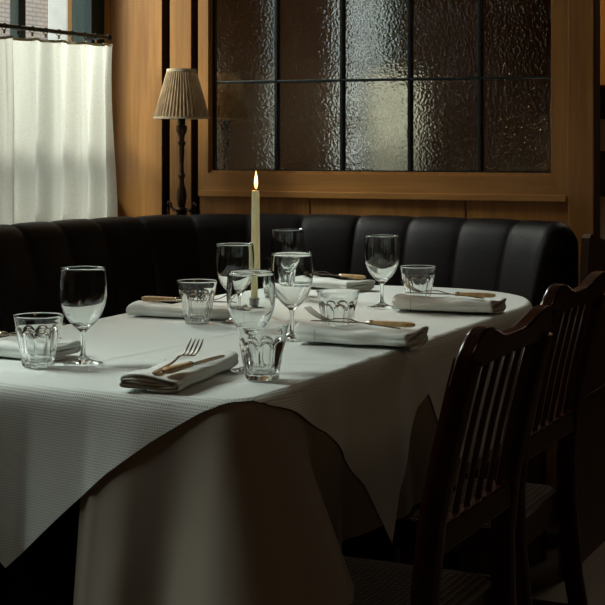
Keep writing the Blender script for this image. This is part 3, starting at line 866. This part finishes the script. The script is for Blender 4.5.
# name, centre (x,y), heading of the handle end, fork (dx,dy,rot), knife (dx,dy,rot), labels
NAP = [
 ('front', (-1.256, 2.330), R(-90+8), .300, (.050, .010, R(0)), (.048, .040, R(-7)), 'folded white napkin nearest the viewer, at the near end of the table'),
 ('right1', (-1.150, 2.858), R(1), .235, (.0, -.020, R(-7)), (.012, .004, R(-2)), 'folded white napkin on the right, nearer of two beside the chairs'),
 ('right2', (-1.185, 3.485), R(3), .24, (.0, -.020, R(-8)), (.012, .004, R(-2)), 'folded white napkin on the right, farther of two beside the chairs'),
 ('left2', (-1.682, 3.158), R(180+1), .245, (.0, .002, R(9)), (.022, -.014, R(2)), 'folded white napkin at the left rear, behind the tumbler'),
 ('left1', (-1.680, 2.462), R(180-3), .245, (.0, .0, R(7)), (.016, -.016, R(2)), 'folded white napkin at far left, behind the leftmost tumbler'),
 ('end', (-1.655, 3.90), R(-20), .22, (.0, .004, R(-5)), (.012, .022, R(-3)), 'folded white napkin at the far rounded end, behind the middle wine glasses'),
]
NL = {'front': 'on the nearest napkin', 'right1': 'on the nearer right napkin', 'right2': 'on the farther right napkin', 'left2': 'on the napkin at the left rear', 'left1': 'on the napkin at far left', 'end': 'on the napkin at the far rounded end'}
f0 = fork(); k0 = knife(); first = True
for j, (nm, (x, y), rz, L, fk, kn, lab) in enumerate(NAP):
    o = napkin(L=L, seed=j+2, hh={'front': .0125, 'right1': .0172, 'right2': .0165}.get(nm, .0135)); o.location = (x, y, TZ); o.rotation_euler.z = rz
    tag(o, lab, 'napkin', 'folded napkins at the place settings')
    top = 2*{'front': .0125, 'right1': .0172, 'right2': .0165}.get(nm, .0135)+.0008
    mt = Matrix.Translation((x, y, TZ+top)) @ Matrix.Rotation(rz, 4, 'Z')
    f = f0 if first else copy_tree(f0); k = k0 if first else copy_tree(k0); first = False
    f.matrix_world = mt @ Matrix.Translation((fk[0], fk[1], .0075)) @ Matrix.Rotation(fk[2], 4, 'Z') @ Matrix.Rotation(R(4), 4, 'Y')
    k.matrix_world = mt @ Matrix.Translation((kn[0], kn[1], .0008)) @ Matrix.Rotation(kn[2], 4, 'Z')
    tag(f, 'steel dinner fork lying tines up '+NL[nm], 'fork', 'forks on the napkins')
    tag(k, 'table knife with pale wooden handle lying '+NL[nm], 'knife', 'knives on the napkins')

# ------------------------------------------------------------------ chairs (they face -X, toward the table)
def chair():
    r = empty('dining_chair')
    # local origin: floor, below the middle of the seat back; posts at y = +-.19
    def px(z): return lerp_tab([(0, .045), (.12, .022), (.25, -.002), (.40, -.016), (.50, -.018), (.60, -.008), (.70, .012), (.80, .036), (.88, .058)], z)
    for sg in (-1, 1):
        zs = [0, .06, .12, .18, .25, .33, .4, .46, .5, .55, .6, .65, .7, .75, .8, .835]
        MB().sweep([(px(z), sg*(.188-.010*max(0, 1-z/.45)), z) for z in zs], [.019]*16, [.016+.004*min(1, abs(z-.0)/.45) for z in zs], n=12, up=(0, 1, 0), sq=4.5).build('post', M['mahogany'], r)
    # crest rail with raised ears and a dip
    top = []; bot = []
    for k in range(41):
        y = -.209+.418*k/40; u = abs(y)/.209
        z = .857+.023*(math.sin(min(1, max(0, (u-.15)/.62))*PI/2))**2
        if u > .80: z -= .040*((u-.80)/.20)**2.2
        top.append((y, z)); zb = .815+.008*(1-u*u)
        if u > .86: zb -= .02*((u-.86)/.14)
        bot.append((y, zb))
    ol = bot+list(reversed(top))
    m_ = MB(); n = len(ol)
    vs = [(px(b)-.0135, a, b) for a, b in ol]+[(px(b)+.0115, a, b) for a, b in ol]
    fs = [(i, (i+1) % n, n+(i+1) % n, n+i) for i in range(n)]
    h_ = len(bot)
    for i in range(h_-1):
        fs.append((i+1, i, n-1-i, n-2-i)); fs.append((n+i, n+i+1, n+n-2-i, n+n-1-i))
    m_.add(vs, fs); o = m_.build('crest_rail', M['mahogany'], r)
    bv = o.modifiers.new('bevel', 'BEVEL'); bv.width = .004; bv.segments = 2; bv.limit_method = 'ANGLE'
    MB().box(px(.60)-.010, px(.60)+.011, -.175, .175, .552, .594, bev=.003).build('lower_rail', M['mahogany'], r, smooth=False)
    for k in range(6):
        y = -.1365+.0546*k
        MB().sweep([(px(z)-.001, y, z) for z in (.588, .66, .71, .76, .80, .825)], .0045, .0085, n=8, up=(0, 1, 0), sq=5).build('slat', M['mahogany'], r)
    # seat frame, woven seat, front legs, stretchers
    b = MB()
    pr = [(-.022, -.195), (-.022, .195), (-.43, .225), (-.43, -.225)]
    b.prism(pr, lambda a, c_, d: (a, c_, d), .375, .428); b.build('seat_frame', M['mahogany'], r, smooth=False)
    vs = []; fs = []; ni = 18
    for i in range(ni+1):
        for j in range(ni+1):
            u, v = i/ni, j/ni; x = -.03-.395*u; wy = .186+.030*u; y = -wy+2*wy*v
            e = min(u, 1-u, v, 1-v); z = .428+.016*min(1, e/.18)**.5-.006*math.sin(PI*u)*math.sin(PI*v)
            vs.append((x, y, z))
    for i in range(ni):
        for j in range(ni):
            a = i*(ni+1)+j; fs.append((a, a+ni+1, a+ni+2, a+1))
    mesh('seat', vs, fs, M['rush'], r)
    for sg in (-1, 1):
        MB().sweep([(-.41, sg*.205, z) for z in (0, .2, .366)], [.015, .018, .021], n=12, up=(0, 1, 0), sq=5).build('leg', M['mahogany'], r)
        MB().sweep([(.0, sg*.18, .18), (-.41, sg*.205, .18)], .010, .013, n=8, sq=4).build('stretcher', M['mahogany'], r)
    MB().sweep([(-.2, -.19, .18), (-.2, .19, .18)], .010, .010, n=8, sq=4).build('stretcher', M['mahogany'], r)
    return r
ch = chair(); ch.location = (-.746, 2.338, 0)
tag(ch, 'dark mahogany slat back chair nearest the viewer on the right, woven seat showing', 'chair', 'dining chairs along the right side of the table')
c2 = copy_tree(ch); c2.location = (-.822, 3.04, 0)
tag(c2, 'dark mahogany slat back chair at the right edge, behind the nearest chair', 'chair', 'dining chairs along the right side of the table')
